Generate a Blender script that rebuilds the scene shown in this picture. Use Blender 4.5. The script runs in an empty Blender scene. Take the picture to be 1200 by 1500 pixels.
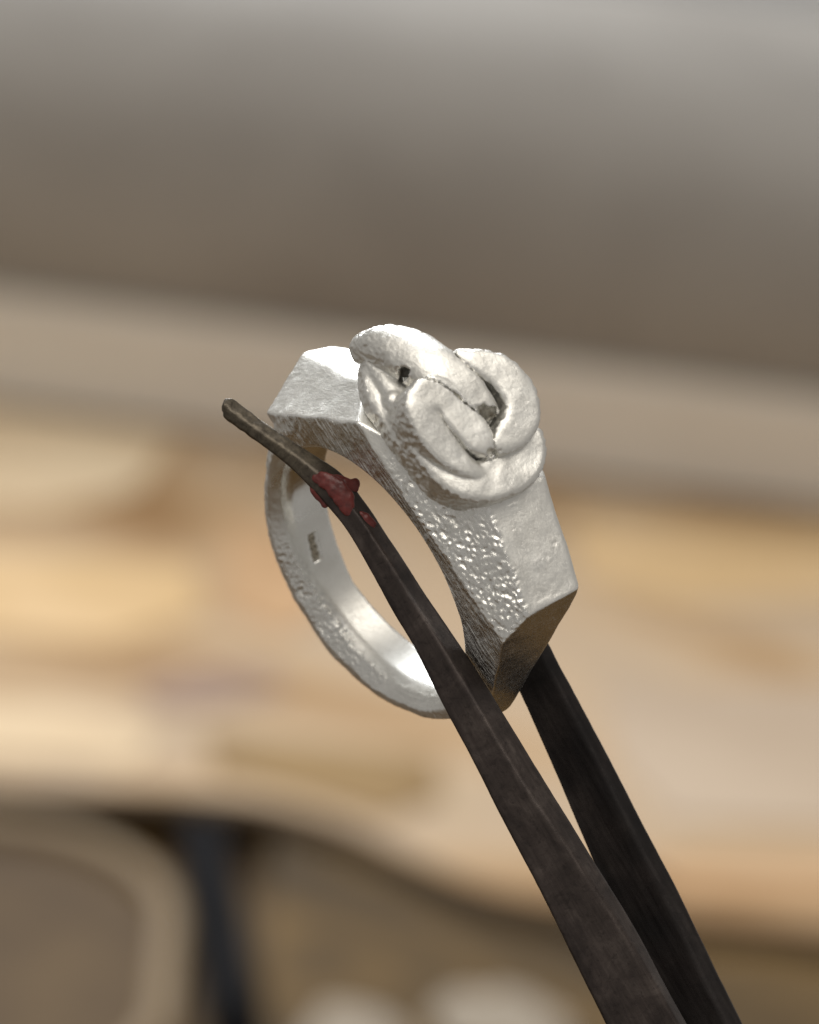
import bpy, bmesh, math, random
import numpy as np
from mathutils import Matrix, Vector

random.seed(7); np.random.seed(7)
scene = bpy.context.scene
col = scene.collection

# ------------------------------------------------------------------ camera
MM = 0.001
PXMM = 23.7                      # photograph pixels per millimetre in the ring's plane
DCAM = 300.0                     # camera to ring, mm
PITCH = math.radians(25.0)       # camera looks down
ROLL = math.radians(7.3)
CAM_H = 0.620                    # lens above the bench, m

def rot(axis, a): return Matrix.Rotation(a, 4, axis)
# camera frame: looks along world +Y, pitched down, rolled
CAMROT = rot('X', math.radians(90) - PITCH) @ rot('Z', ROLL)
CAMPOS = Vector((0, 0, CAM_H))
CAMMAT = Matrix.Translation(CAMPOS) @ CAMROT
cam_data = bpy.data.cameras.new('camera')
cam = bpy.data.objects.new('camera', cam_data)
col.objects.link(cam)
cam.matrix_world = CAMMAT
scene.camera = cam
cam_data.sensor_fit = 'VERTICAL'
cam_data.sensor_height = 24.0
cam_data.lens = 24.0 * DCAM / (1500.0 / PXMM)
cam_data.clip_start = 0.01
cam_data.clip_end = 20.0
cam_data.dof.use_dof = True
cam_data.dof.focus_distance = (DCAM - 5.0) * MM
APERTURE = 4.4                   # lens opening in mm
cam_data.dof.aperture_fstop = cam_data.lens / APERTURE
# frame in which ring and tweezers are modelled: x right, y up, z to the camera
FOCUSMAT = CAMMAT @ Matrix.Translation((0, 0, -DCAM * MM))

def cam_to_world(p): return FOCUSMAT @ Vector((p[0] * MM, p[1] * MM, p[2] * MM))

# ------------------------------------------------------------------ world and lamps
world = bpy.data.worlds.new('World'); scene.world = world; world.use_nodes = True
wbg = world.node_tree.nodes['Background']
wbg.inputs['Color'].default_value = (1.0, 0.96, 0.91, 1)
wbg.inputs['Strength'].default_value = 0.32

def area(name, pos, target, sx, sy, power, color):
    d = bpy.data.lights.new(name, 'AREA'); d.shape = 'RECTANGLE'; d.size = sx; d.size_y = sy
    d.energy = power; d.color = color
    o = bpy.data.objects.new(name, d); col.objects.link(o)
    o.location = pos
    o.rotation_euler = (Vector(target) - Vector(pos)).to_track_quat('-Z', 'Y').to_euler()
    return o

RINGPOS = cam_to_world((0, 0, 0))
LIGHTS = [
    # name, direction from the ring in the camera frame (x right, y up, z to camera), distance m, size, power, colour
    ('window_light', (-0.09, 0.77, -0.63), 1.7, 0.5, 1.5, 26, (0.95, 0.98, 1.0)),
    ('ceiling_lamp', (0.10, 0.74, 0.66), 1.5, 1.5, 1.2, 19, (1.0, 0.945, 0.86)),
]
for n, d, dist, sx, sy, pw, c in LIGHTS:
    v = Vector(d).normalized()
    wv = (CAMROT.to_3x3() @ v).normalized()
    area(n, RINGPOS + wv * dist, RINGPOS, sx, sy, pw, c)

scene.view_settings.view_transform = 'Standard'
scene.view_settings.look = 'None'
scene.view_settings.exposure = 0.0
scene.view_settings.gamma = 1.0
scene.cycles.use_denoising = True
scene.cycles.max_bounces = 8
scene.cycles.sample_clamp_indirect = 6.0

# ------------------------------------------------------------------ helpers
def tag(o, label=None, cat=None, kind=None, group=None):
    if label: o['label'] = label
    if cat: o['category'] = cat
    if kind: o['kind'] = kind
    if group: o['group'] = group
    return o

def new_obj(name, verts, faces, mat, parent=None, smooth=True):
    me = bpy.data.meshes.new(name)
    if isinstance(verts, np.ndarray) and isinstance(faces, np.ndarray):
        n, k = faces.shape
        me.vertices.add(len(verts)); me.vertices.foreach_set('co', verts.astype(np.float32).ravel())
        me.loops.add(n * k); me.loops.foreach_set('vertex_index', faces.astype(np.int32).ravel())
        me.polygons.add(n)
        me.polygons.foreach_set('loop_start', np.arange(0, n * k, k, dtype=np.int32))
        me.update(calc_edges=True)
    else:
        me.from_pydata([tuple(v) for v in verts], [], [tuple(f) for f in faces])
    me.validate()
    me.polygons.foreach_set('use_smooth', np.full(len(me.polygons), smooth))
    me.materials.append(mat)
    o = bpy.data.objects.new(name, me); col.objects.link(o)
    if parent: o.parent = parent
    return o

def set_attr(o, name, vals):
    a = o.data.attributes.new(name, 'FLOAT', 'POINT')
    a.data.foreach_set('value', np.asarray(vals, dtype=np.float32))

# gradient noise on point arrays
_G = np.random.RandomState(3).normal(size=(4096, 3)); _G /= np.linalg.norm(_G, axis=1)[:, None]
def noise(P):
    P = np.asarray(P, dtype=np.float64)
    I = np.floor(P).astype(np.int64); f = P - I
    u = f * f * f * (f * (f * 6 - 15) + 10)
    out = np.zeros(len(P))
    for dx in (0, 1):
        for dy in (0, 1):
            for dz in (0, 1):
                h = ((I[:, 0] + dx) * 73856093 ^ (I[:, 1] + dy) * 19349663 ^ (I[:, 2] + dz) * 83492791) & 4095
                g = _G[h]
                d = (g * (f - np.array([dx, dy, dz]))).sum(1)
                w = (u[:, 0] if dx else 1 - u[:, 0]) * (u[:, 1] if dy else 1 - u[:, 1]) * (u[:, 2] if dz else 1 - u[:, 2])
                out += w * d
    return out * 1.6
def fbm(P, o=3):
    s = 0; a = 1.0
    for k in range(o):
        s = s + a * noise(P * (2 ** k) + 17.3 * k); a *= 0.5
    return s

def surface_nets(F, org, h):
    S = F < 0
    nx, ny, nz = F.shape
    cnt = np.zeros((nx - 1, ny - 1, nz - 1), np.int8)
    for a in (0, 1):
        for b in (0, 1):
            for c in (0, 1):
                cnt += S[a:nx - 1 + a, b:ny - 1 + b, c:nz - 1 + c]
    act = (cnt > 0) & (cnt < 8)
    ii = np.argwhere(act)
    idx = np.full(act.shape, -1, np.int32); idx[act] = np.arange(len(ii))
    pos = np.zeros((len(ii), 3)); num = np.zeros(len(ii))
    corners = [(a, b, c) for a in (0, 1) for b in (0, 1) for c in (0, 1)]
    for p in corners:
        for ax in range(3):
            if p[ax]: continue
            q = list(p); q[ax] = 1
            f0 = F[ii[:, 0] + p[0], ii[:, 1] + p[1], ii[:, 2] + p[2]]
            f1 = F[ii[:, 0] + q[0], ii[:, 1] + q[1], ii[:, 2] + q[2]]
            m = (f0 < 0) != (f1 < 0)
            tt = np.where(m, f0 / np.where(m, f0 - f1, 1), 0)
            pt = np.tile(np.array(p, float), (len(ii), 1)); pt[:, ax] += tt
            pos[m] += pt[m]; num[m] += 1
    V = (ii + pos / num[:, None]) * h + np.array(org)
    quads = []
    for ax in range(3):
        b, c = [(1, 2), (2, 0), (0, 1)][ax]
        sl0 = [slice(None)] * 3; sl1 = [slice(None)] * 3
        sl0[ax] = slice(0, F.shape[ax] - 1); sl1[ax] = slice(1, F.shape[ax])
        e = S[tuple(sl0)] != S[tuple(sl1)]
        ee = np.argwhere(e)
        ok = (ee[:, b] > 0) & (ee[:, c] > 0) & (ee[:, b] < F.shape[b] - 1) & (ee[:, c] < F.shape[c] - 1)
        ee = ee[ok]
        def cell(db, dc):
            k = ee.copy(); k[:, b] += db; k[:, c] += dc
            return idx[k[:, 0], k[:, 1], k[:, 2]]
        q = np.stack([cell(-1, -1), cell(0, -1), cell(0, 0), cell(-1, 0)], 1)
        inside = S[ee[:, 0], ee[:, 1], ee[:, 2]]
        q[~inside] = q[~inside][:, ::-1]
        quads.append(q)
    return V, np.concatenate(quads)

def vnormals(V, Q):
    n = np.cross(V[Q[:, 2]] - V[Q[:, 0]], V[Q[:, 3]] - V[Q[:, 1]])
    N = np.zeros_like(V)
    for k in range(4):
        for a in range(3):
            N[:, a] += np.bincount(Q[:, k], weights=n[:, a], minlength=len(V))
    return N / (np.linalg.norm(N, axis=1)[:, None] + 1e-12)

def smax(a, b, k):
    h = np.clip(0.5 + 0.5 * (a - b) / k, 0, 1)
    return b * (1 - h) + a * h + k * h * (1 - h)
def smin(a, b, k): return -smax(-a, -b, k)
def sstep(x, a, b):
    t = np.clip((x - a) / (b - a), 0, 1); return t * t * (3 - 2 * t)

# ------------------------------------------------------------------ ring frame
# s: along the ring's head, t: outwards through the head, r: along the finger axis, away
_c = 0.45; _s = math.sqrt(1 - _c * _c)
AU = np.array([0.537, -0.8435, 0.0]); AU /= np.linalg.norm(AU)
AE = np.array([0.8435, 0.537, 0.0]); AE /= np.linalg.norm(AE)
AZ = np.array([0, 0, 1.0])
AV = _c * AE + _s * AZ
AA = _s * AE - _c * AZ
C0 = np.array([(545 - 600) / PXMM, (750 - 836) / PXMM, 0.0])
CAMP = np.array([0, 0, DCAM])
def ray(px, py):
    d = np.array([(px - 600) / PXMM, (750 - py) / PXMM, -DCAM]); return d
def at_depth(px, py, z):            # camera-frame point, mm
    d = ray(px, py); return CAMP + d * ((z - DCAM) / d[2])
def on(px, py, t=None, r=None):     # ring-frame point under a photo pixel at a chosen t or r
    d = ray(px, py)
    ax, val = (AV, t) if t is not None else (AA, r)
    k = (val - (CAMP - C0) @ ax) / (d @ ax)
    P = CAMP + d * k - C0
    return np.array([P @ AU, P @ AV, P @ AA])

def on_bore(px, py, rho):
    d = ray(px, py); best = None
    for k in np.linspace(0.93, 1.07, 4000):
        P = CAMP + d * k - C0
        e = abs(math.hypot(P @ AU, P @ AV) - rho)
        if P @ AV < 2 and (best is None or e < best[0]): best = (e, np.array([P @ AU, P @ AV, P @ AA]))
    return best[1]


# ------------------------------------------------------------------ materials
class NT:
    def __init__(self, name):
        self.m = bpy.data.materials.new(name); self.m.use_nodes = True
        self.t = self.m.node_tree; self.b = self.t.nodes['Principled BSDF']
    def n(self, typ, **kw):
        x = self.t.nodes.new(typ)
        for k, v in kw.items():
            if k in x.inputs: self.set(x.inputs[k], v)
            else: setattr(x, k, v)
        return x
    def set(self, sock, v):
        if hasattr(v, 'is_output'): self.t.links.new(v, sock)
        else: sock.default_value = v
    def coords(self, scale=1000.0, stretch=(1, 1, 1)):
        tc = self.n('ShaderNodeTexCoord'); mp = self.n('ShaderNodeMapping')
        self.set(mp.inputs['Vector'], tc.outputs['Object'])
        mp.inputs['Scale'].default_value = tuple(scale * s for s in stretch)
        return mp.outputs['Vector']
    def noise(self, vec, scale, detail=4, rough=0.55, dist=0.0):
        x = self.n('ShaderNodeTexNoise'); self.set(x.inputs['Vector'], vec)
        x.inputs['Scale'].default_value = scale; x.inputs['Detail'].default_value = detail
        x.inputs['Roughness'].default_value = rough; x.inputs['Distortion'].default_value = dist
        return x.outputs['Fac']
    def ramp(self, fac, stops):
        x = self.n('ShaderNodeValToRGB'); self.set(x.inputs['Fac'], fac)
        el = x.color_ramp.elements
        while len(el) < len(stops): el.new(0.5)
        for e, (p, c) in zip(el, stops):
            e.position = p; e.color = (*c, 1) if len(c) == 3 else c
        return x.outputs['Color']
    def math(self, op, a, b=0.0):
        x = self.n('ShaderNodeMath', operation=op); self.set(x.inputs[0], a); self.set(x.inputs[1], b)
        return x.outputs[0]
    def maprange(self, v, a, b, c, d):
        x = self.n('ShaderNodeMapRange'); self.set(x.inputs[0], v)
        for i, k in enumerate((a, b, c, d)): x.inputs[i + 1].default_value = k
        return x.outputs[0]
    def mix(self, fac, a, b):
        x = self.n('ShaderNodeMix', data_type='RGBA'); self.set(x.inputs[0], fac)
        self.set(x.inputs[6], a); self.set(x.inputs[7], b); return x.outputs[2]
    def attr(self, name):
        return self.n('ShaderNodeAttribute', attribute_name=name).outputs['Fac']
    def bump(self, height, dist, strength=1.0, normal=None):
        x = self.n('ShaderNodeBump'); self.set(x.inputs['Height'], height)
        x.inputs['Distance'].default_value = dist; self.set(x.inputs['Strength'], strength)
        if normal is not None: self.set(x.inputs['Normal'], normal)
        return x.outputs['Normal']

def silver_material(name):
    k = NT(name); v = k.coords()
    tex, stria, bore = k.attr('tex'), k.attr('stria'), k.attr('bore')
    big = k.noise(v, 0.5, 5, 0.6)
    fine = k.noise(v, 5.0, 6, 0.7)
    grain = k.noise(v, 14.0, 3, 0.6)
    polish = k.attr('polish')
    base = k.ramp(big, [(0.30, (0.75, 0.735, 0.69)), (0.70, (0.86, 0.85, 0.81))])
    base = k.mix(k.maprange(fine, 0.30, 0.42, 0.40, 0.0), base, (0.56, 0.52, 0.455, 1))
    base = k.mix(k.attr('edge'), base, (0.93, 0.92, 0.885, 1))
    base = k.mix(k.attr('pocket_tint'), base, k.ramp(fine, [(0.35, (0.13, 0.105, 0.072)), (0.65, (0.42, 0.37, 0.29))]))  # darker brown base colour inside the carved pockets
    k.set(k.b.inputs['Base Color'], base)
    k.set(k.b.inputs['Metallic'], k.math('ADD', 0.86, k.math('MULTIPLY', k.math('MAXIMUM', polish, tex), 0.14)))
    edge = k.attr('edge')
    rough = k.maprange(fine, 0.3, 0.7, 0.36, 0.52)
    rough = k.math('SUBTRACT', rough, k.math('MULTIPLY', edge, 0.20))
    rough = k.math('SUBTRACT', rough, k.math('MULTIPLY', tex, 0.15))
    rough = k.math('SUBTRACT', rough, k.math('MULTIPLY', polish, 0.20))
    rough = k.math('SUBTRACT', rough, k.math('MULTIPLY', bore, 0.05))
    k.set(k.b.inputs['Roughness'], rough)
    vs = k.coords(1000.0, (0.35, 3.2, 3.2))
    lines = k.noise(vs, 1.15, 4, 0.6, 0.25)
    vf = k.coords(1000.0, (1.2, 1.2, 5.0))
    brush = k.noise(vf, 1.5, 4, 0.6, 0.8)
    matte = k.math('SUBTRACT', 1.0, k.math('MAXIMUM', bore, k.math('MULTIPLY', stria, 0.75)))
    nb = k.bump(fine, 0.05 * MM, k.math('MULTIPLY', matte, 0.36))
    nb = k.bump(grain, 0.03 * MM, k.math('MULTIPLY', matte, 0.5), nb)
    nb = k.bump(brush, 0.06 * MM, k.math('MULTIPLY', matte, 0.40), nb)
    nb = k.bump(lines, 0.25 * MM, k.math('MULTIPLY', stria, 0.9), nb)
    k.set(k.b.inputs['Normal'], nb)
    return k.m

def steel_material(name):
    k = NT(name); v = k.coords()
    a = k.noise(v, 0.45, 6, 0.65, 0.4); b = k.noise(v, 2.6, 6, 0.7, 0.5); g = k.noise(v, 11.0, 3, 0.6)
    tc = k.n('ShaderNodeTexCoord'); mp = k.n('ShaderNodeMapping'); k.set(mp.inputs['Vector'], tc.outputs['Object'])
    mp.inputs['Rotation'].default_value = (0, 0, math.radians(60))
    mp2 = k.n('ShaderNodeMapping'); k.set(mp2.inputs['Vector'], mp.outputs['Vector']); mp2.inputs['Scale'].default_value = (1000 * 0.18, 1000 * 2.4, 1000 * 1.2)
    streak = k.noise(mp2.outputs['Vector'], 1.3, 5, 0.65, 0.3)
    a = k.math('ADD', k.math('MULTIPLY', a, 0.7), k.math('MULTIPLY', streak, 0.3))
    base = k.ramp(a, [(0.34, (0.022, 0.016, 0.014)), (0.52, (0.050, 0.038, 0.033)), (0.68, (0.095, 0.076, 0.066))])
    pits = k.maprange(b, 0.36, 0.46, 1.0, 0.0)
    base = k.mix(k.math('MULTIPLY', pits, 0.45), base, (0.012, 0.008, 0.007, 1))
    specks = k.maprange(g, 0.74, 0.78, 0.0, 0.8)
    base = k.mix(specks, base, (0.24, 0.22, 0.20, 1))
    base = k.mix(k.attr('darken'), base, (0.007, 0.006, 0.006, 1))  # blends the steel towards near black, strongest on the back arm
    base = k.mix(k.attr('tip'), base, k.ramp(b, [(0.3, (0.03, 0.023, 0.015)), (0.65, (0.115, 0.095, 0.068))]))
    k.set(k.b.inputs['Base Color'], base)
    k.b.inputs['Metallic'].default_value = 0.55
    k.set(k.b.inputs['Roughness'], k.maprange(streak, 0.3, 0.7, 0.30, 0.52))
    nb = k.bump(b, 0.03 * MM, 0.4); nb = k.bump(streak, 0.02 * MM, 0.25, nb); nb = k.bump(g, 0.012 * MM, 0.5, nb)
    k.set(k.b.inputs['Normal'], nb)
    return k.m

def wax_material(name):
    k = NT(name); v = k.coords()
    a = k.noise(v, 1.6, 5, 0.6)
    k.set(k.b.inputs['Base Color'], k.ramp(a, [(0.3, (0.060, 0.009, 0.007)), (0.7, (0.165, 0.024, 0.019))]))
    k.b.inputs['Roughness'].default_value = 0.42
    k.b.inputs['Subsurface Weight'].default_value = 0.0
    k.set(k.b.inputs['Normal'], k.bump(k.noise(v, 5, 4), 0.05 * MM, 0.4))
    return k.m

SILVER = silver_material('whitened_silver')
STEEL = steel_material('blackened_steel')
WAX = wax_material('red_wax')

def tarnish_material(name):
    k = NT(name); v = k.coords()
    a = k.noise(v, 5.0, 4)
    k.set(k.b.inputs['Base Color'], k.ramp(a, [(0.3, (0.34, 0.30, 0.24)), (0.7, (0.52, 0.48, 0.40))]))
    k.b.inputs['Metallic'].default_value = 1.0; k.b.inputs['Roughness'].default_value = 0.5
    return k.m
TARNISH = tarnish_material('tarnished_silver')

# ------------------------------------------------------------------ the ring
RB = 8.75     # bore radius, mm
ring = bpy.data.objects.new('silver_ring', None); col.objects.link(ring)
ring.empty_display_size = 0.01
RF = Matrix(((AU[0], AV[0], -AA[0], C0[0] * MM), (AU[1], AV[1], -AA[1], C0[1] * MM),
             (AU[2], AV[2], -AA[2], C0[2] * MM), (0, 0, 0, 1)))
ring.matrix_world = FOCUSMAT @ RF
tag(ring, 'chunky matte silver ring with facetted head and coiled knot, gripped in dark tweezers', 'ring')

def ring_mesh(name, V, Q, mat, parent):
    return new_obj(name, V * np.array([1, 1, -1]) * MM, Q[:, ::-1].copy(), mat, parent)

def plane(pts, inside=(0, 6, 2)):
    P = np.array(pts); c = P.mean(0)
    n = np.linalg.svd(P - c)[2][2]
    if n @ (np.array(inside) - c) > 0: n = -n
    return n, n @ c

A_ = on(393, 607, r=-0.2); B_ = on(522, 618, r=-0.25); C_ = on(735, 945, r=-0.4); D_ = on(725, 1015, r=0.0)
E_ = on(540, 613, t=10.8); M_ = on(700, 730, t=12.6); G_ = on(782, 888, t=11.7)
H_ = on(850, 858, t=11.7); I_ = on(797, 690, t=12.7)
J_ = on(854, 880, t=10.6); K_ = on(810, 950, t=7.0); L_ = on(766, 1008, t=3.0)
N_ = on(455, 521, r=4.2)
def on_plane(px, py, pl):
    d = ray(px, py); n, dd = pl
    nc = n[0] * AU + n[1] * AV + n[2] * AA
    k = (dd - (CAMP - C0) @ nc) / (d @ nc)
    P = CAMP + d * k - C0
    return np.array([P @ AU, P @ AV, P @ AA])
def hinge(a, b, n, toward, deg):          # plane through the edge a-b, turned from normal n towards a direction
    e = (b - a) / np.linalg.norm(b - a)
    n = n - e * (n @ e); n /= np.linalg.norm(n)
    w = np.cross(e, n)
    if w @ np.array(toward) < 0: w = -w
    m = n * math.cos(math.radians(deg)) + w * math.sin(math.radians(deg))
    return m, m @ a
SHO = plane([A_, B_, N_, (A_ + B_) / 2])
O_ = on_plane(513, 547, SHO); R1_ = on_plane(525, 575, SHO); R2_ = on_plane(538, 540, SHO); E0_ = on_plane(534, 613, SHO)
GLI = hinge(N_, O_, SHO[0], (0, 0.2, 1), 38)
P_ = on_plane(482, 506, GLI); Q_ = on_plane(522, 506, GLI)
TOP = plane([M_, G_, H_, I_])
PL = {
    'front': plane([B_, C_, D_, A_]),
    'bevel': plane([B_, C_, (B_ + C_) / 2, G_, M_]),
    'top': TOP,
    'end': plane([C_, G_, H_, J_, K_, L_, D_]),
    'shoulder': SHO,
    'glint': GLI,
    'back_bevel': hinge(H_, I_, TOP[0], (0, 0, 1), 55),
    'back': plane([J_, L_, Q_]),
    'left_top': plane([E0_, R1_, M_ + np.array([0, .2, 0]), M_ + np.array([0.0, .2, 3.0])]),
    'under': (np.array([0.11, -0.994, 0.0]), 0.11 * -11.6 + 0.5),
}

def spline(pts, n=14):
    P = np.array(pts, float); P = np.vstack([2 * P[0] - P[1], P, 2 * P[-1] - P[-2]]); out = []
    for i in range(1, len(P) - 2):
        for u in np.linspace(0, 1, n, endpoint=False):
            a, b, c, d = P[i - 1:i + 3]
            out.append(0.5 * (2 * b + (c - a) * u + (2 * a - 5 * b + 4 * c - d) * u * u + (3 * b - a - 3 * c + d) * u ** 3))
    out.append(P[-2]); return np.array(out)

HG = 0.1
lo = np.array([-15.0, -13.0, -2.6]); hi = np.array([13.0, 16.5, 8.0])
dim = np.ceil((hi - lo) / HG).astype(int) + 1
sg = (lo[0] + HG * np.arange(dim[0]))[:, None, None].astype(np.float32)
tg = (lo[1] + HG * np.arange(dim[1]))[None, :, None].astype(np.float32)
rg = (lo[2] + HG * np.arange(dim[2]))[None, None, :].astype(np.float32)

def band_field(s, t, r):
    rho = np.sqrt(s * s + t * t)
    # head: facets
    F = None
    for nm, (n, d) in PL.items():
        f = n[0] * s + n[1] * t + n[2] * r - d
        F = f if F is None else smax(F, f, {'glint': 0.28, 'back': 1.1, 'back_bevel': 0.3}.get(nm, 0.12))
    # shank: section in (q, r), q runs from bore to the outer face
    phi = np.degrees(np.arctan2(s, -t))
    ro = np.interp(phi, [-180, -100, -80, -62, -27, -4, 17, 37, 60, 83, 100, 180],
                        [11.5, 11.3, 10.6, 10.0, 10.35, 10.85, 11.15, 10.8, 10.35, 10.5, 11.0, 11.5]).astype(np.float32)
    rn = np.interp(phi, [-110, -80, -55, -25, 0, 40, 70, 100], [0.3, 0.35, 0.15, -0.1, 0, 0.0, 0.0, 0.1]).astype(np.float32)
    rf = np.interp(phi, [-120, -60, 0, 60, 120], [2.6, 1.0, 0, 0.5, 2.4]).astype(np.float32)
    q = (rho - RB) / (ro - RB) * 2.2
    poly = [(0, 0.85), (0.30, 0.02), (1.10, -0.72), (1.95, -0.55), (2.2, -0.1), (2.2, 2.2), (1.5, 3.1), (0, 2.75)]
    Sh = None
    for i in range(len(poly)):
        (q0, r0), (q1, r1) = poly[i], poly[(i + 1) % len(poly)]
        dx, dy = q1 - q0, r1 - r0; L = math.hypot(dx, dy)
        nx, ny = dy / L, -dx / L
        if nx * (1.1 - q0) + ny * (1.3 - r0) > 0: nx, ny = -nx, -ny
        rr = r - (rn if r0 + r1 < 1.0 else rf)
        f = nx * (q - q0) + ny * (rr - r0)
        Sh = f if Sh is None else smax(Sh, f, 0.05)
    Sh = smax(Sh, t - 2.0 + 0 * Sh, 1.0)
    F = smin(F, Sh, 0.35)
    # bore with a slightly eased front edge
    F = smax(F, RB - rho + 0 * F, 0.12)
    return F

F = np.concatenate([band_field(sg[i:i + 40], tg, rg) for i in range(0, dim[0], 40)], 0)
POCKETS = [[(590, 542, 13.4, .26), (595, 546, 12.6, .42), (600, 551, 11.8, .48), (604, 556, 11.8, .32)],
           [(698, 586, 15.4, .14), (707, 595, 15.0, .26), (714, 604, 14.2, .42), (718, 610, 13.8, .44), (723, 615, 14.2, .28)],
           [(717, 656, 15.0, .12), (722, 659, 14.4, .20), (730, 660, 14.4, .18), (736, 658, 14.8, .10)]]
PK = [spline([(*on(px, py, t=t), rad) for px, py, t, rad in pk], 5) for pk in POCKETS]
def carve(Fd, a0, h):
    for sp in PK:
        a = np.maximum(((sp[:, :3].min(0) - 1.5 - a0) / h).astype(int), 0); b = np.minimum(((sp[:, :3].max(0) + 1.5 - a0) / h).astype(int), Fd.shape)
        X, Y, Z = np.meshgrid(*[a0[k] + h * np.arange(a[k], b[k]) for k in range(3)], indexing='ij')
        d = np.full(X.shape, 9.0)
        for p in sp: d = np.minimum(d, np.sqrt((X - p[0]) ** 2 + ((Y - p[1]) / 2.0) ** 2 + (Z - p[2]) ** 2) - p[3])
        d = d + 0.22 * noise(np.stack([X, Y * 0.5, Z], -1).reshape(-1, 3) * 1.9).reshape(X.shape)
        sl = tuple(slice(x, y) for x, y in zip(a, b))
        Fd[sl] = np.maximum(Fd[sl], -d)
def pocket_tint_at(P):
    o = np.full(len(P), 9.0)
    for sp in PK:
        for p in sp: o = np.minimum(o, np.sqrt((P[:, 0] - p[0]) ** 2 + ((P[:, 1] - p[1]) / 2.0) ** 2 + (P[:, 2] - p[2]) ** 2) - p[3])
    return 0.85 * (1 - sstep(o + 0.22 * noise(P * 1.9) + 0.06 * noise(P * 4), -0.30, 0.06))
carve(F, lo, HG)
# hallmark: a punched rectangle in the bore
HM = on_bore(461, 801, RB)
ha = math.atan2(HM[0], -HM[1])
i0 = np.floor((HM - 2.0 - lo) / HG).astype(int); i1 = i0 + 40
sl = tuple(slice(a, b) for a, b in zip(i0, i1))
ss, tt2, rr2 = sg[sl[0]], tg[:, sl[1]], rg[:, :, sl[2]]
rho2 = np.sqrt(ss * ss + tt2 * tt2); arc = (np.arctan2(ss, -tt2) - ha) * RB
box = np.maximum(np.maximum(np.abs(arc) - 0.88, np.abs(rr2 - HM[2] + 0.20 * arc) - 0.30), np.abs(rho2 - RB) - 0.20)
F[sl] = np.maximum(F[sl], -box)
V, Q = surface_nets(F, lo, HG); del F
N = vnormals(V, Q)
s_, t_, r_ = V.T
rho_ = np.hypot(s_, t_)
nf = {kk: N @ PL[kk][0] for kk in PL}
head = sstep(t_, -1.0, 2.0)
bore = sstep(RB + 0.25 - rho_, 0, 0.2)
tex = np.clip(sstep(nf['bevel'] + 0.10 * noise(V * 1.1), 0.74, 0.98) * sstep(s_, -7.0, -2.0), 0, 1) * (1 - bore)
stria = sstep(-N[:, 2], 0.80, 0.93) * (1 - tex) * (1 - bore)
shank = (1 - head) * (1 - bore)
flat = np.clip(1 - tex - stria - bore - shank, 0, 1)
Pm = V
worm = 1 - 2 * np.abs(noise(Pm * np.array([2.6, 3.3, 3.3]) + 0.35 * noise(Pm * 3.5)[:, None]))
dsp = tex * np.clip(0.85 + 0.5 * noise(Pm * 0.55), 0.6, 1.3) * (0.11 * worm - 0.04 + 0.05 * noise(Pm * 5))
Pp = np.stack([np.arctan2(s_, -t_) * 10 * 0.55, rho_ * 1.7, r_ * 1.7], 1)
dsp += shank * (0.018 * (1 - 2 * np.abs(noise(Pp))) + 0.014 * noise(Pp * 2.3) + 0.03 * fbm(Pm * np.array([.5, .5, .8]), 2) + 0.015 * noise(Pm * 2.6))
dsp += flat * (0.02 * fbm(Pm * 0.5, 2) + 0.006 * noise(Pm * 3.5))
dsp += stria * (0.03 * noise(Pm * np.array([0.6, 4.0, 4.0])) + 0.04 * fbm(Pm * 0.6, 2) + 0.03 * noise(Pm * 3))
dsp += (1 - bore) * sstep(-s_, 7.5, 10.5) * stria * 0.06 * noise(Pm * 2.0)
V = V + N * dsp[:, None]
def warp(P):
    return sum(amp * np.stack([noise(P * fr + o_) for o_ in (3.1, 47.7, 91.3)], 1) for amp, fr in ((0.08, 0.4), (0.014, 1.3)))
V = V + warp(V) * ((1 - 0.8 * bore) * (0.45 + 0.55 * head))[:, None]
ptint = pocket_tint_at(V)
def edge_wear(V, Q):
    N = vnormals(V, Q); A = np.zeros_like(V); c = np.zeros(len(V))
    for k in range(4):
        for o_ in (1, 3):
            nb = Q[:, (k + o_) % 4]
            for a in range(3): A[:, a] += np.bincount(Q[:, k], weights=V[nb, a], minlength=len(V))
            c += np.bincount(Q[:, k], minlength=len(V))
    cv = ((V - A / c[:, None]) * N).sum(1)
    for _ in range(3):                               # spread over the neighbours
        B = np.zeros(len(V))
        for k in range(4):
            for o_ in (1, 3): B += np.bincount(Q[:, k], weights=cv[Q[:, (k + o_) % 4]], minlength=len(V))
        cv = 0.4 * cv + 0.6 * B / c
    return cv
ew = edge_wear(V, Q) / HG
EW = sstep(ew + 0.010 * noise(V * 1.5), 0.025, 0.08) * (1 - 0.8 * stria) * (1 - 0.6 * shank)
band = ring_mesh('band', V, Q, SILVER, ring)
set_attr(band, 'tex', np.clip(tex + 0.25 * shank, 0, 1)); set_attr(band, 'polish', np.clip(stria * head + sstep(nf['end'], 0.8, 0.93) + 0.8 * sstep(nf['glint'], 0.9, 0.97), 0, 1)); set_attr(band, 'pocket_tint', ptint); set_attr(band, 'edge', EW); set_attr(band, 'stria', stria); set_attr(band, 'bore', bore)

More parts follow.
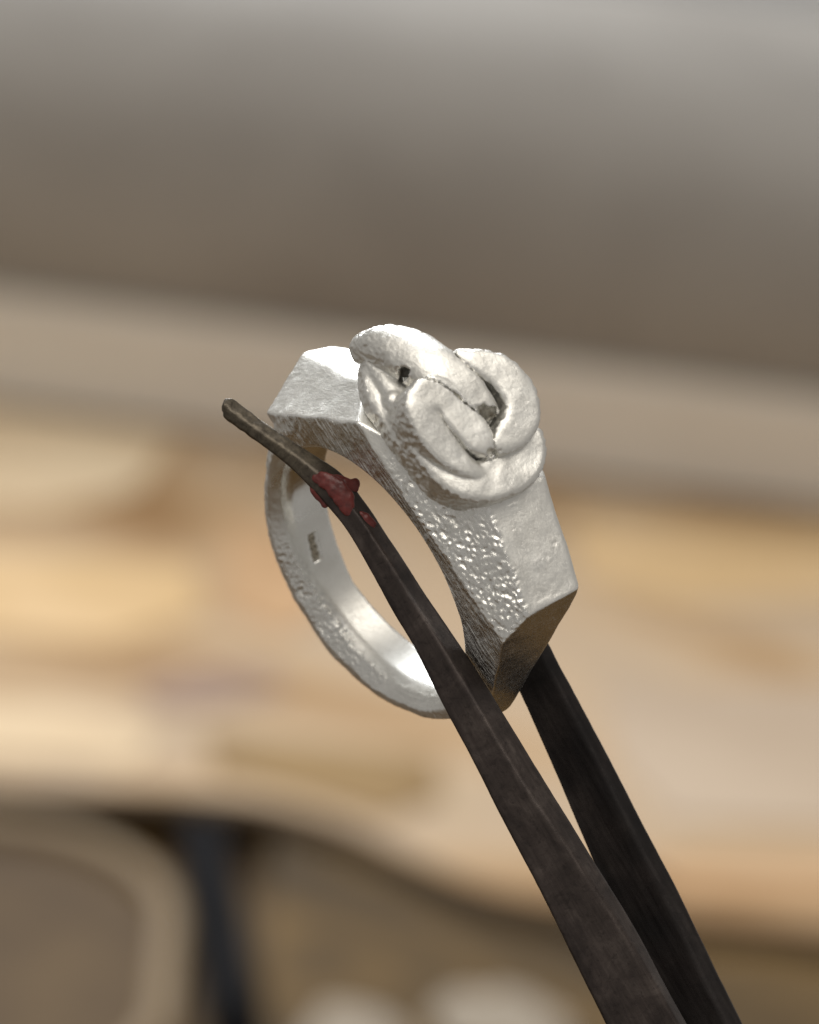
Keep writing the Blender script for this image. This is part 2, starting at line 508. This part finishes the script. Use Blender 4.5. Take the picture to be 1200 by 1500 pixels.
# ------------------------------------------------------------------ the coiled knot on the head
STRANDS = [
    # (photo x, photo y, height t of the flat top, half width), edge rounding, wall depth, pressed layer
    ([(605, 555, 9.8, 1.0), (635, 590, 11.4, 1.5), (675, 640, 12.2, 1.8), (720, 650, 12.5, 1.7), (735, 600, 12.5, 1.7), (690, 565, 12.0, 1.5), (640, 535, 11.2, 1.2)], .3, 2.2, 0),
    ([(552, 546, 10.1, .75), (564, 584, 10.8, .9), (594, 626, 11.7, .95), (629, 666, 12.3, .9), (662, 700, 12.8, .6)], .3, 1.3, 0),
    ([(556, 530, 10.5, .6), (572, 552, 11.1, .75), (592, 582, 11.9, .8), (614, 618, 12.6, .7)], .4, 1.6, 0),
    ([(786, 636, 13.8, .4), (780, 662, 13.8, .9), (757, 687, 13.8, 1.2), (716, 702, 13.8, 1.25), (680, 700, 13.6, 1.1), (648, 680, 13.3, .9), (616, 642, 13.0, .7), (594, 608, 12.6, .55), (580, 584, 12.1, .35)], .36, 2.6, 0),
    ([(545, 505, 9.9, .85), (572, 506, 11.3, 1.22), (612, 520, 12.9, 1.45), (650, 544, 14.1, 1.38), (686, 571, 14.6, 1.12), (708, 588, 14.5, .75), (722, 598, 14.2, .4)], .22, 1.4, 1),
    ([(676, 521, 14.2, .35), (706, 529, 14.6, .72), (741, 545, 14.8, .98), (767, 575, 14.9, 1.04), (771, 604, 14.9, 1.04), (756, 630, 14.7, .95), (736, 647, 14.4, .65), (720, 656, 14.2, .33)], .36, 2.6, 1),
    ([(722, 655, 14.3, .5), (702, 636, 14.6, .88), (679, 606, 14.7, .97), (660, 581, 14.75, .95), (637, 573, 14.75, .95), (620, 591, 14.6, .98), (631, 622, 14.4, 1.0), (656, 656, 14.2, .92), (688, 683, 14.0, .62), (716, 695, 13.7, .3)], .32, 2.6, 1),
]
HK = 0.085
klo = np.array([-13.6, 6.4, -1.6]); khi = np.array([6.8, 16.4, 10.4])
kd = np.ceil((khi - klo) / HK).astype(int) + 1
ks = (klo[0] + HK * np.arange(kd[0]))[:, None, None].astype(np.float32)
kt = (klo[1] + HK * np.arange(kd[1]))[None, :, None].astype(np.float32)
kr = (klo[2] + HK * np.arange(kd[2]))[None, None, :].astype(np.float32)
KF = np.full(tuple(kd), 5.0, np.float32)
SL1 = np.full(tuple(kd), 5.0, np.float32); SL2 = SL1.copy()
for pts, ck, wd, layer in STRANDS:
    pts3 = [(*on(px, py, t=t), rad) for px, py, t, rad in pts]
    sp = spline(pts3, 16)
    SF = np.full(tuple(kd), 5.0, np.float32); SLa = np.full((kd[0], 1, kd[2]), 5.0, np.float32)
    for p in sp:
        a = np.maximum(((p[:3] - 2.4 - klo) / HK).astype(int), 0); b = np.minimum(((p[:3] + 2.4 - klo) / HK).astype(int) + 1, kd)
        if (b <= a).any(): continue
        sl = tuple(slice(x, y) for x, y in zip(a, b))
        d = np.sqrt((ks[sl[0]] - p[0]) ** 2 + (kr[:, :, sl[2]] - p[2]) ** 2) - p[3] - 0.06 + 0 * kt[:, sl[1]]
        SLa[sl[0], :, sl[2]] = np.minimum(SLa[sl[0], :, sl[2]], d[:, :1, :])
        d = smax(d, np.abs(kt[:, sl[1]] - p[1] + wd / 2) - wd / 2 + 0 * d, ck)
        SF[sl] = np.minimum(SF[sl], d)
    KF = smin(KF, SF, 0.04 if layer else 0.28)
    if layer:
        b_ = np.broadcast_to(SLa, SL1.shape)
        SL2 = np.minimum(SL2, np.maximum(SL1, b_)); SL1 = np.minimum(SL1, b_)
# pressed flat on top
KF = smax(KF, kt - 14.52 + 0.03 * ks + 0 * KF, 0.35)
# the pressed strands touch in narrow cracks
gap = 0.13 - (SL2 - SL1)
KF = np.where(SL2 < 0.1, np.maximum(KF, np.minimum(0.5 * gap, kt - 13.6)), KF)
del SL1, SL2
carve(KF, klo, HK)
KV, KQ = surface_nets(KF, klo, HK); del KF
KN = vnormals(KV, KQ)
worm = 1 - 2 * np.abs(noise(KV * 1.7 + 0.4 * noise(KV * 2.5)[:, None]))
sidev = sstep(1 - KN[:, 1], 0.25, 0.75)
dsp = 0.045 * fbm(KV * 0.6, 2) + 0.010 * noise(KV * 4) + sidev * 0.09 * worm
KV = KV + KN * dsp[:, None] + warp(KV) * 0.9
kptint = pocket_tint_at(KV)
knot = ring_mesh('coiled_knot', KV, KQ, SILVER, ring)
set_attr(knot, 'tex', sidev * 0.35); set_attr(knot, 'polish', 0 * sidev); set_attr(knot, 'pocket_tint', kptint); kew = edge_wear(KV, KQ) / HK; set_attr(knot, 'edge', sstep(kew + 0.01 * noise(KV * 1.5), 0.06, 0.15)); set_attr(knot, 'stria', 0 * sidev); set_attr(knot, 'bore', 0 * sidev)

# hallmark floor with its worn raised figures
ang = ha + np.linspace(-0.84, 0.84, 70) / RB; rw = HM[2] + np.linspace(-0.30, 0.30, 26)
AG, RG2 = np.meshgrid(ang, rw, indexing='ij')
arc = (AG - ha) * RB; rr2 = RG2 - HM[2]
fig = np.zeros_like(arc)
for c0 in (-0.50, 0.0, 0.50):
    dd = np.hypot((arc - c0) / 0.17, rr2 / 0.19)
    fig = np.maximum(fig, sstep(-np.abs(dd - 0.8), -0.38, -0.15))
rr_ = RB + 0.15 - 0.11 * fig + 0.02 * noise(np.stack([arc * 6, rr2 * 6, 0 * arc], -1).reshape(-1, 3)).reshape(arc.shape)
HV = np.stack([rr_ * np.sin(AG), -rr_ * np.cos(AG), RG2 - 0.20 * arc], -1).reshape(-1, 3)
na, nr = arc.shape
HQ = np.array([(i * nr + k, i * nr + k + 1, (i + 1) * nr + k + 1, (i + 1) * nr + k) for i in range(na - 1) for k in range(nr - 1)])
hm = ring_mesh('hallmark', HV, HQ, TARNISH, band)
hm['label'] = 'small worn rectangular hallmark punched into the bore'

# ------------------------------------------------------------------ the tweezers
tweezers = bpy.data.objects.new('tweezers', None); col.objects.link(tweezers)
tweezers.empty_display_size = 0.01
tweezers.matrix_world = FOCUSMAT
tag(tweezers, 'old blackened steel tweezers with red wax smears, holding the silver ring', 'tweezers')

def round_poly(P, rad, n=4):
    P = np.array(P, float); out = []
    for i in range(len(P)):
        a, b, c = P[i - 1], P[i], P[(i + 1) % len(P)]
        la, lc = np.linalg.norm(a - b), np.linalg.norm(c - b)
        ra = min(rad, 0.4 * la, 0.4 * lc)
        p0 = b + (a - b) / la * ra; p1 = b + (c - b) / lc * ra
        for u in np.linspace(0, 1, n):
            out.append((1 - u) ** 2 * p0 + 2 * u * (1 - u) * b + u * u * p1)
    P = np.array(out); res = []
    for i in range(len(P)):                      # extra points on the long flats
        a, b = P[i], P[(i + 1) % len(P)]
        k = max(1, int(np.linalg.norm(b - a) / 0.3))
        for u in range(k): res.append(a + (b - a) * u / k)
    return np.array(res)

def blade(name, rows, section, parent, seed, tip=None, darken=0.0):
    """rows: left x, left y, right x, right y, depth z, ridge fraction, thickness"""
    R = spline(np.array(rows, float), 26)
    NP = 64; rings = []
    for row in R:
        lx, ly, rx, ry, z, rf, th = row
        a = at_depth(lx, ly, z); b = at_depth(rx, ry, z)
        w = np.linalg.norm(b - a); e = (b - a) / w
        pts = round_poly([(u * w, zz) for u, zz in section(rf, th, w)], 0.22)
        # resample to a fixed count
        cl = np.vstack([pts, pts[:1]]); L = np.r_[0, np.cumsum(np.linalg.norm(np.diff(cl, axis=0), axis=1))]
        q = np.linspace(0, L[-1], NP, endpoint=False)
        px = np.interp(q, L, cl[:, 0]); pz = np.interp(q, L, cl[:, 1])
        rings.append(a + px[:, None] * e + pz[:, None] * np.array([0, 0, 1.0]))
    V = np.concatenate(rings); n = len(rings)
    Q = []
    for i in range(n - 1):
        for k in range(NP):
            Q.append((i * NP + k, i * NP + (k + 1) % NP, (i + 1) * NP + (k + 1) % NP, (i + 1) * NP + k))
    # end caps: two extra shrunk rings close each end
    for base, sgn in ((0, 1), ((n - 1) * NP, -1)):
        prev = base; c = V[base:base + NP].mean(0)
        step = (V[base:base + NP].mean(0) - V[base + sgn * NP:base + sgn * NP + NP].mean(0))
        step = step / np.linalg.norm(step)
        for f, o_ in ((0.90, 0.10), (0.5, 0.17), (0.02, 0.18)):
            st = len(V)
            V = np.vstack([V, c + (V[base:base + NP] - c) * f + step * o_])
            for k in range(NP):
                q = (prev + k, prev + (k + 1) % NP, st + (k + 1) % NP, st + k)
                Q.append(q if sgn < 0 else q[::-1])
            prev = st
    Q = np.array(Q)
    N = vnormals(V, Q)
    if (N * (V - V.mean(0))).sum() < 0: Q = Q[:, ::-1].copy(); N = -N
    V = V + N * (0.010 * fbm(V * 0.5 + seed, 2) + 0.008 * noise(V * 2.2 + seed) + 0.05 * fbm(V * 1.5 + seed, 2) * sstep(V[:, 1], 3.0, 5.5))[:, None]
    o = new_obj(name, V * MM, Q, STEEL, parent)
    set_attr(o, 'darken', np.clip(darken + 0.25 * fbm(V * 0.3 + seed, 2), 0, 1))
    if tip is None: set_attr(o, 'tip', np.zeros(len(V)))
    else:
        a = np.array([tip[0], tip[1]]); b = np.array([tip[2], tip[3]])
        pr = at_depth(a[0], a[1], 4.0)[:2]; qr = at_depth(b[0], b[1], 4.0)[:2]
        d = (qr - pr); L = d @ d
        u = ((V[:, :2] - pr) @ d) / L
        set_attr(o, 'tip', 1 - sstep(u + 0.15 * noise(V * 0.9), 0.0, 1.0))
    return o

def front_section(rf, th, w):
    return [(0.0, -0.10), (rf, 0.34 * min(1, w / 3)), (1.0, -0.9 * min(1, w / 2.5)), (0.97, -th), (0.03, -th)]
def back_section(rf, th, w):
    return [(0.0, -0.8 * min(1, w / 3)), (rf, 0.0), (1.0, -0.55), (0.97, -th), (0.03, -th)]

FRONT = [
    (326, 604, 333, 583, 3.4, .5, .5), (331, 615, 347, 588, 3.4, .5, .6), (366, 640, 385, 617, 3.6, .5, .75), (420, 681, 446, 657, 3.9, .52, .95),
    (470, 731, 501, 694, 4.4, .55, 1.05), (502, 769, 539, 741, 4.7, .58, 1.1), (523, 801, 568, 785, 4.9, .6, 1.15),
    (544, 838, 594, 824, 5.1, .62, 1.2), (578, 900, 622, 868, 5.4, .62, 1.3), (611, 956, 656, 918, 5.7, .62, 1.4),
    (647, 1029, 701, 985, 6.1, .62, 1.6), (692, 1113, 753, 1070, 6.4, .62, 1.7), (732, 1193, 802, 1150, 6.6, .66, 1.7),
    (762, 1250, 833, 1200, 6.7, .72, 1.7), (794, 1311, 871, 1262, 6.7, .76, 1.7), (840, 1405, 930, 1358, 6.6, .82, 1.7),
    (887, 1500, 982, 1455, 6.4, .88, 1.6), (960, 1650, 1062, 1600, 5.9, .9, 1.5), (1100, 1930, 1212, 1880, 4.6, .9, 1.4), (1300, 2330, 1415, 2270, 3.0, .9, 1.3), (1500, 2730, 1620, 2660, 2.4, .9, 1.2),
]
BACK = [
    (668, 822, 690, 806, 1.6, .78, .7), (690, 872, 735, 845, 1.2, .78, .9), (724, 938, 785, 908, .8, .78, 1.1), (759, 1010, 824, 981, .5, .78, 1.3),
    (791, 1080, 861, 1050, .4, .78, 1.5), (823, 1153, 899, 1122, .3, .78, 1.6), (864, 1250, 945, 1212, .3, .78, 1.6), (905, 1345, 994, 1305, .3, .78, 1.6),
    (949, 1445, 1042, 1405, .4, .78, 1.6), (981, 1515, 1078, 1478, .5, .78, 1.6), (1045, 1655, 1145, 1615, .7, .8, 1.5), (1165, 1930, 1270, 1880, .9, .8, 1.4), (1325, 2330, 1435, 2270, 1.0, .8, 1.3), (1500, 2730, 1620, 2660, 1.0, .8, 1.2),
]
front_arm = blade('arm', FRONT, front_section, tweezers, 0.0, (430, 675, 500, 740))
back_arm = blade('arm', BACK, back_section, tweezers, 31.0, darken=0.75)
front_arm['label'] = 'arm of the tweezers lying across the open face of the ring, red wax near its tip'
back_arm['label'] = 'darker arm of the tweezers behind the ring'

# red wax stuck to the front arm
WAXES = [
    [(463, 699, 4.35, .30), (480, 705, 4.55, .50), (495, 718, 4.7, .62), (505, 734, 4.75, .60), (512, 748, 4.8, .36)],
    [(457, 710, 4.05, .20), (467, 721, 4.1, .44), (477, 736, 4.15, .28)],
    [(488, 703, 4.3, .34), (503, 708, 4.15, .48), (517, 711, 4.0, .46)],
    [(529, 756, 4.75, .28), (537, 763, 4.7, .50), (541, 773, 4.7, .32)],
]
for wx in WAXES:
    P4 = spline([(*at_depth(px, py, z), rad) for px, py, z, rad in wx], 6)
    hw = 0.045; lo_ = P4[:, :3].min(0) - 1.0; hi_ = P4[:, :3].max(0) + 1.0
    nd = np.ceil((hi_ - lo_) / hw).astype(int)
    X = np.stack(np.meshgrid(*[lo_[a] + hw * np.arange(nd[a]) for a in range(3)], indexing='ij'), -1).reshape(-1, 3)
    W = np.full(len(X), 5.0)
    for p in P4:
        W = np.minimum(W, np.sqrt((X[:, 0] - p[0]) ** 2 + (X[:, 1] - p[1]) ** 2 + ((X[:, 2] - p[2] + 0.10) / 0.42) ** 2) - p[3])
    W = W + 0.14 * noise(X * 1.9) + 0.03 * noise(X * 4.2)
    WV, WQ = surface_nets(W.reshape(nd).astype(np.float32), lo_, hw)
    new_obj('red_wax', WV * MM, WQ, WAX, front_arm)

BS = CAM_H / 0.46            # size of the things behind grows with their distance
# ------------------------------------------------------------------ the bench behind, out of focus
def ground(px, py, h=0.0):          # world point under a photo pixel at height h
    d = CAMROT.to_3x3() @ Vector(((px - 600) / PXMM, (750 - py) / PXMM, -DCAM))
    k = (h - CAMPOS.z) / d.z
    return CAMPOS + d * k

def surface_material(name, stops, scale, stretch=(1, 1, 1), rough=0.6, metallic=0.0, bump=0.3, detail=6, dist=0.4):
    k = NT(name); v = k.coords(1.0, stretch)
    a = k.noise(v, scale, detail, 0.6, dist)
    k.set(k.b.inputs['Base Color'], k.ramp(a, stops))
    k.set(k.b.inputs['Roughness'], k.maprange(a, 0.3, 0.7, rough - 0.08, rough + 0.08))
    k.b.inputs['Metallic'].default_value = metallic
    k.b.inputs['Specular IOR Level'].default_value = 0.2
    k.set(k.b.inputs['Normal'], k.bump(k.noise(v, scale * 8, 4), 0.001, bump))
    return k.m

WOOD = surface_material('bench_wood', [(0.30, (0.07, 0.045, 0.025)), (0.50, (0.11, 0.075, 0.045)), (0.70, (0.15, 0.11, 0.07))], 9, (1, 2.2, 1), 0.55)
WOOD_DARK = surface_material('dark_wood', [(0.30, (0.045, 0.025, 0.008)), (0.70, (0.115, 0.067, 0.022))], 14, (1, 3, 1), 0.6)
LEDGE = surface_material('ledge_paint', [(0.3, (0.66, 0.61, 0.54)), (0.7, (0.73, 0.68, 0.61))], 12, (1, 1, 1), 0.5)
PANEL = surface_material('grey_paint', [(0.3, (0.25, 0.232, 0.212)), (0.7, (0.33, 0.31, 0.285))], 10, (1, 1, 1), 0.45)
CREAM = surface_material('cream_paper', [(0.3, (0.58, 0.43, 0.27)), (0.7, (0.70, 0.56, 0.38))], 14, (1, 1, 1), 0.8)
PINKGREY = surface_material('grey_paper', [(0.3, (0.40, 0.305, 0.22)), (0.7, (0.48, 0.38, 0.285))], 10, (1, 1, 1), 0.8)
LEATHER = surface_material('brown_leather', [(0.3, (0.20, 0.13, 0.09)), (0.7, (0.32, 0.22, 0.17))], 40, (1, 1, 1), 0.6)
BRASS = surface_material('tan_card', [(0.3, (0.36, 0.23, 0.11)), (0.7, (0.46, 0.32, 0.18))], 40, (1, 1, 1), 0.6, 0.0)
BLACK = surface_material('black_plastic', [(0.3, (0.008, 0.008, 0.009)), (0.7, (0.016, 0.016, 0.018))], 30, (1, 1, 1), 0.8)
TRAYIN = surface_material('tray_felt', [(0.3, (0.072, 0.046, 0.025)), (0.7, (0.13, 0.09, 0.052))], 30, (1, 1, 1), 0.8)
TRAYRIM = surface_material('tray_wood', [(0.3, (0.185, 0.128, 0.07)), (0.7, (0.245, 0.178, 0.105))], 30, (1, 3, 1), 0.5)
STEELGREY = surface_material('grey_metal', [(0.3, (0.02, 0.02, 0.022)), (0.7, (0.035, 0.035, 0.038))], 30, (1, 1, 1), 0.7, 0.0)
WHITE = surface_material('white_paper', [(0.3, (0.28, 0.235, 0.18)), (0.7, (0.38, 0.325, 0.26))], 30, (1, 1, 1), 0.8)

def slab(name, outline, z0, z1, mat, parent=None, bevel=0.002, seed=None):
    """a plate with the given outline (world xy) between two heights, edges eased"""
    bm = bmesh.new()
    vs = [bm.verts.new((x, y, z0)) for x, y in outline]
    f = bm.faces.new(vs)
    ex = bmesh.ops.extrude_face_region(bm, geom=[f])
    for v in ex['geom']:
        if isinstance(v, bmesh.types.BMVert): v.co.z = z1
    bmesh.ops.recalc_face_normals(bm, faces=bm.faces)
    if bevel: bmesh.ops.bevel(bm, geom=list(bm.edges), offset=bevel, segments=2, affect='EDGES', profile=0.6)
    me = bpy.data.meshes.new(name); bm.to_mesh(me); bm.free()
    me.materials.append(mat)
    o = bpy.data.objects.new(name, me); col.objects.link(o)
    if parent: o.parent = parent
    return o

def outline_px(pts, h):
    return [(p.x, p.y) for p in (ground(x, y, h) for x, y in pts)]

# bench top, cut away in a curve at its front
ledge_y = ground(600, 672).y
edge = spline([(-1500, 1010), (-500, 1110), (0, 1158), (300, 1172), (470, 1205), (600, 1262), (720, 1312), (900, 1342), (1200, 1372), (1700, 1430), (2700, 1560)], 5)
front = [(p.x, p.y) for p in (ground(x, y) for x, y in edge)]
top_outline = [(-0.7, front[0][1] - 0.3), (-0.7, ledge_y + 0.25), (0.7, ledge_y + 0.25), (0.7, front[-1][1] - 0.3), (front[-1][0] + 0.1, front[-1][1] - 0.25)] + front[::-1] + [(front[0][0] - 0.1, front[0][1] - 0.25)]
bench = slab('bench_top', top_outline, -0.005, 0.0, WOOD, bevel=0.0015)
tag(bench, 'pale worn wooden bench top with a curved cut-out front edge', kind='structure')
shelf = slab('lower_shelf', [(-0.7, -0.3), (0.7, -0.3), (0.7, 1.7), (-0.7, 1.7)], -0.035, -0.015, WOOD_DARK, bevel=0)
tag(shelf, 'dark brown shelf below the bench top', kind='structure')

# ledge and grey panel along the back of the bench
h_l = None
for hh in np.linspace(0.0, 0.08, 400):
    if ground(600, 514, hh).y <= ledge_y: h_l = hh; break
ledge = slab('back_ledge', [(-0.7, ledge_y), (0.7, ledge_y), (0.7, ledge_y + 0.02), (-0.7, ledge_y + 0.02)], 0.0005, h_l, LEDGE, bevel=0.002)
tag(ledge, 'pale beige ledge running along the back of the bench', kind='structure')
prof = []
yy, zz = ledge_y + 0.006, h_l + 0.0005
for i in range(41):
    el = math.radians(-25 + 105 * (i / 40))
    prof.append((yy, zz)); st = 0.10 * BS / 40
    yy += st * math.sin(el); zz += st * math.cos(el)
bmv = []; bmf = []
for x in (-0.7, 0.7):
    for (y, z) in prof: bmv.append((x, y, z))
    for (y, z) in prof: bmv.append((x, y + 0.012, z - 0.004 if z > h_l + 0.01 else z))
n_ = len(prof)
for i in range(n_ - 1):
    bmf.append((i, 2 * n_ + i, 2 * n_ + i + 1, i + 1)); bmf.append((n_ + i + 1, 3 * n_ + i + 1, 3 * n_ + i, n_ + i))
bmf.append((n_ - 1, 3 * n_ - 1, 4 * n_ - 1, 2 * n_ - 1))
panel = new_obj('back_panel', bmv, bmf, PANEL)
tag(panel, 'curved grey-brown panel behind the bench', kind='structure')

# papers and scraps on the bench
def sheet(name, pts, mat, label, cat, z=0.0011, th=0.0008):
    o = slab(name, outline_px(pts, z), z, z + th, mat, bevel=0.0002); return tag(o, label, cat)
def card(stops, n): return surface_material(n, stops, 25, (1, 1, 1), 0.8)
C_GOLD = card([(0.3, (0.56, 0.38, 0.19)), (0.7, (0.66, 0.47, 0.27))], 'golden_card')
C_ORANGE = card([(0.3, (0.42, 0.26, 0.135)), (0.7, (0.52, 0.335, 0.19))], 'orange_card')
C_PINK = card([(0.3, (0.40, 0.30, 0.235)), (0.7, (0.50, 0.39, 0.31))], 'pinkish_card')
C_OLIVE = card([(0.3, (0.20, 0.125, 0.052)), (0.7, (0.32, 0.215, 0.105))], 'olive_card')
MAT = surface_material('stained_paper', [(0.30, (0.27, 0.155, 0.068)), (0.42, (0.40, 0.265, 0.145)), (0.52, (0.47, 0.345, 0.225)), (0.62, (0.42, 0.32, 0.225)), (0.74, (0.53, 0.38, 0.205))], 7 / BS, (1, 1.6, 1), 0.8, detail=2, dist=1.2)
eg = [(x, y - 7) for x, y in edge[::2]]
sheet('work_mat', [(-1500, 404), (600, 675), (2700, 946)] + eg[::-1], MAT, 'large stained peach paper mat covering the bench top', 'mat', 0.0004, 0.0006)
SCRAPS = [
    ('paper_sheet', [(-150, 583), (120, 618), (260, 637), (200, 720), (60, 750), (-150, 740)], CREAM, 'cream paper sheet lying against the ledge at the back of the bench', 'paper'),
    ('card_sheet', [(-150, 800), (90, 815), (280, 830), (300, 900), (160, 945), (-150, 920)], C_GOLD, 'golden yellow card on the mat in front of the cream paper', 'card'),
    ('card_piece', [(330, 770), (450, 780), (490, 880), (420, 935), (330, 900)], C_ORANGE, 'amber brown card piece on the mat behind the ring band', 'card'),
    ('leather_scrap', [(200, 1005), (310, 975), (400, 985), (420, 1015), (300, 1040), (220, 1035)], LEATHER, 'dark brown leather strip on the mat, below the ring band', 'leather'),
    ('paper_sheet', [(-150, 1020), (100, 1040), (230, 1080), (200, 1120), (-150, 1100)], CREAM, 'cream paper strip near the front edge of the mat', 'paper'),
    ('card_piece', [(300, 1075), (420, 1085), (640, 1110), (650, 1170), (560, 1200), (420, 1160), (310, 1130)], C_OLIVE, 'olive brown card piece on the mat beside the dark tweezers arm', 'card'),
    ('card_sheet', [(830, 760), (1350, 790), (1350, 880), (1000, 885), (850, 850)], C_GOLD, 'golden tan card on the mat right of the ring head', 'card'),
    ('paper_sheet', [(880, 1000), (1350, 1010), (1350, 1220), (980, 1205), (900, 1120)], PINKGREY, 'pale greyish paper sheet on the mat right of the tweezers', 'paper'),
    ('card_strip', [(930, 1262), (1350, 1275), (1350, 1320), (1000, 1310)], C_ORANGE, 'orange-brown card strip near the curved bench edge', 'card'),
]
for i_, (nm, pts, mt, lb, ct) in enumerate(SCRAPS): sheet(nm, pts, mt, lb, ct)

# brown board pushed under the right side of the bench front
BOARD = surface_material('stained_board', [(0.32, (0.030, 0.018, 0.006)), (0.48, (0.066, 0.040, 0.014)), (0.62, (0.14, 0.086, 0.032)), (0.74, (0.24, 0.16, 0.075))], 16 / BS, (1, 1.8, 1), 0.7, detail=2, dist=1.0)
bd = slab('wooden_board', outline_px([(400, 1185), (600, 1185), (900, 1250), (1500, 1300), (1900, 1700), (400, 1700), (385, 1400)], -0.006), -0.0145, -0.0058, BOARD, bevel=0.0015)
tag(bd, 'dark stained wooden board in front of the curved bench edge', 'board')

# rounded tray on the shelf
def rounded_rect(x0, x1, y0, y1, r, n=10):
    P = []
    for cx, cy, a0 in ((x1 - r, y1 - r, 0), (x0 + r, y1 - r, 90), (x0 + r, y0 + r, 180), (x1 - r, y0 + r, 270)):
        for i in range(n + 1):
            a = math.radians(a0 + 90 * i / n); P.append((cx + r * math.cos(a), cy + r * math.sin(a)))
    return P
TZ = -0.004
c = ground(283, 1330, TZ); c2 = ground(120, 1207, TZ)
tray = bpy.data.objects.new('rounded_tray', None); col.objects.link(tray)
HX, HY, CR = 0.062 * BS, 0.050 * BS, 0.034 * BS
tray.location = (c.x - HX, c2.y - HY, -0.0145); tray.rotation_euler = (0, 0, math.radians(3))
tag(tray, 'taupe round-cornered wooden tray below the bench edge', 'tray')
slab('base', rounded_rect(-HX + .002, HX - .002, -HY + .002, HY - .002, CR - .002), 0, 0.006, TRAYIN, tray, 0.001)
rv = []
for inset, z in ((0, 0), (0, 0.009), (0.0014, 0.0105), (0.0066, 0.0105), (0.0080, 0.009), (0.0080, 0.0058)):
    rv += [(x, y, z) for x, y in rounded_rect(-HX + inset, HX - inset, -HY + inset, HY - inset, CR - inset)]
nv = len(rv) // 6; rfz = []
for L_i in range(5):
    for i in range(nv):
        j = (i + 1) % nv
        rfz.append((L_i * nv + i, L_i * nv + j, (L_i + 1) * nv + j, (L_i + 1) * nv + i))
new_obj('rim', rv, rfz, TRAYRIM, tray)

# black tool handle; its black also stands in for the shadow gap by the tray
def lathe(name, prof, mat, parent=None, n=40):
    v = []; f = []
    for (r, z) in prof:
        for k in range(n):
            a = 2 * math.pi * k / n; v.append((r * math.cos(a), r * math.sin(a), z))
    for i in range(len(prof) - 1):
        for k in range(n):
            f.append((i * n + k, i * n + (k + 1) % n, (i + 1) * n + (k + 1) % n, (i + 1) * n + k))
    f.append(tuple(range(n))[::-1]); f.append(tuple(range((len(prof) - 1) * n, len(prof) * n)))
    return new_obj(name, v, f, mat, parent)
RH = 0.0075
p0, p1 = ground(292, 1262, -0.015), ground(345, 1560, -0.015)
handle = bpy.data.objects.new('handle_and_gap', None); col.objects.link(handle)
dv = (p1 - p0); LH = dv.length
BLACK.node_tree.nodes['Principled BSDF'].inputs['Specular IOR Level'].default_value = 0.05
handle.matrix_world = Matrix.Translation((p0.x, p0.y, -0.0145 + RH)) @ dv.to_track_quat('Z', 'Y').to_matrix().to_4x4()
tag(handle, 'black tool handle, its black also standing for the shadow gap beside the rounded tray', 'handle')
lathe('grip', [(RH * .5, 0.0), (RH * .85, 0.002), (RH, 0.006), (RH, LH * .4), (RH * .9, LH * .6), (RH, LH * .9), (RH * .7, LH)], BLACK, handle)
lathe('ferrule', [(RH * .45, -0.012), (RH * .55, -0.011), (RH * .55, -0.0005), (RH * .45, 0.0002)], STEELGREY, handle)

# crumpled paper bits on the shelf
for (px, py, sz, lab) in [(520, 1540, 0.014, 'crumpled white paper scrap on the stained board next to the black handle'), (735, 1520, 0.016, 'larger crumpled white paper scrap on the stained board')]:
    g = ground(px, py, -0.0058)
    bm = bmesh.new(); bmesh.ops.create_icosphere(bm, subdivisions=4, radius=1.0)
    P = np.array([v.co[:] for v in bm.verts]); d = 0.25 * fbm(P * 1.4 + px, 3)
    for v, k in zip(bm.verts, d): v.co = v.co * (1 + k); v.co.z *= 0.22
    me = bpy.data.meshes.new('paper_scrap'); bm.to_mesh(me); bm.free(); me.materials.append(WHITE)
    o = bpy.data.objects.new('paper_scrap', me); col.objects.link(o)
    o.scale = (sz, sz, sz); o.location = (g.x, g.y, -0.0055 + sz * 0.2); o.rotation_euler = (0, 0, px)
    tag(o, lab, 'paper')
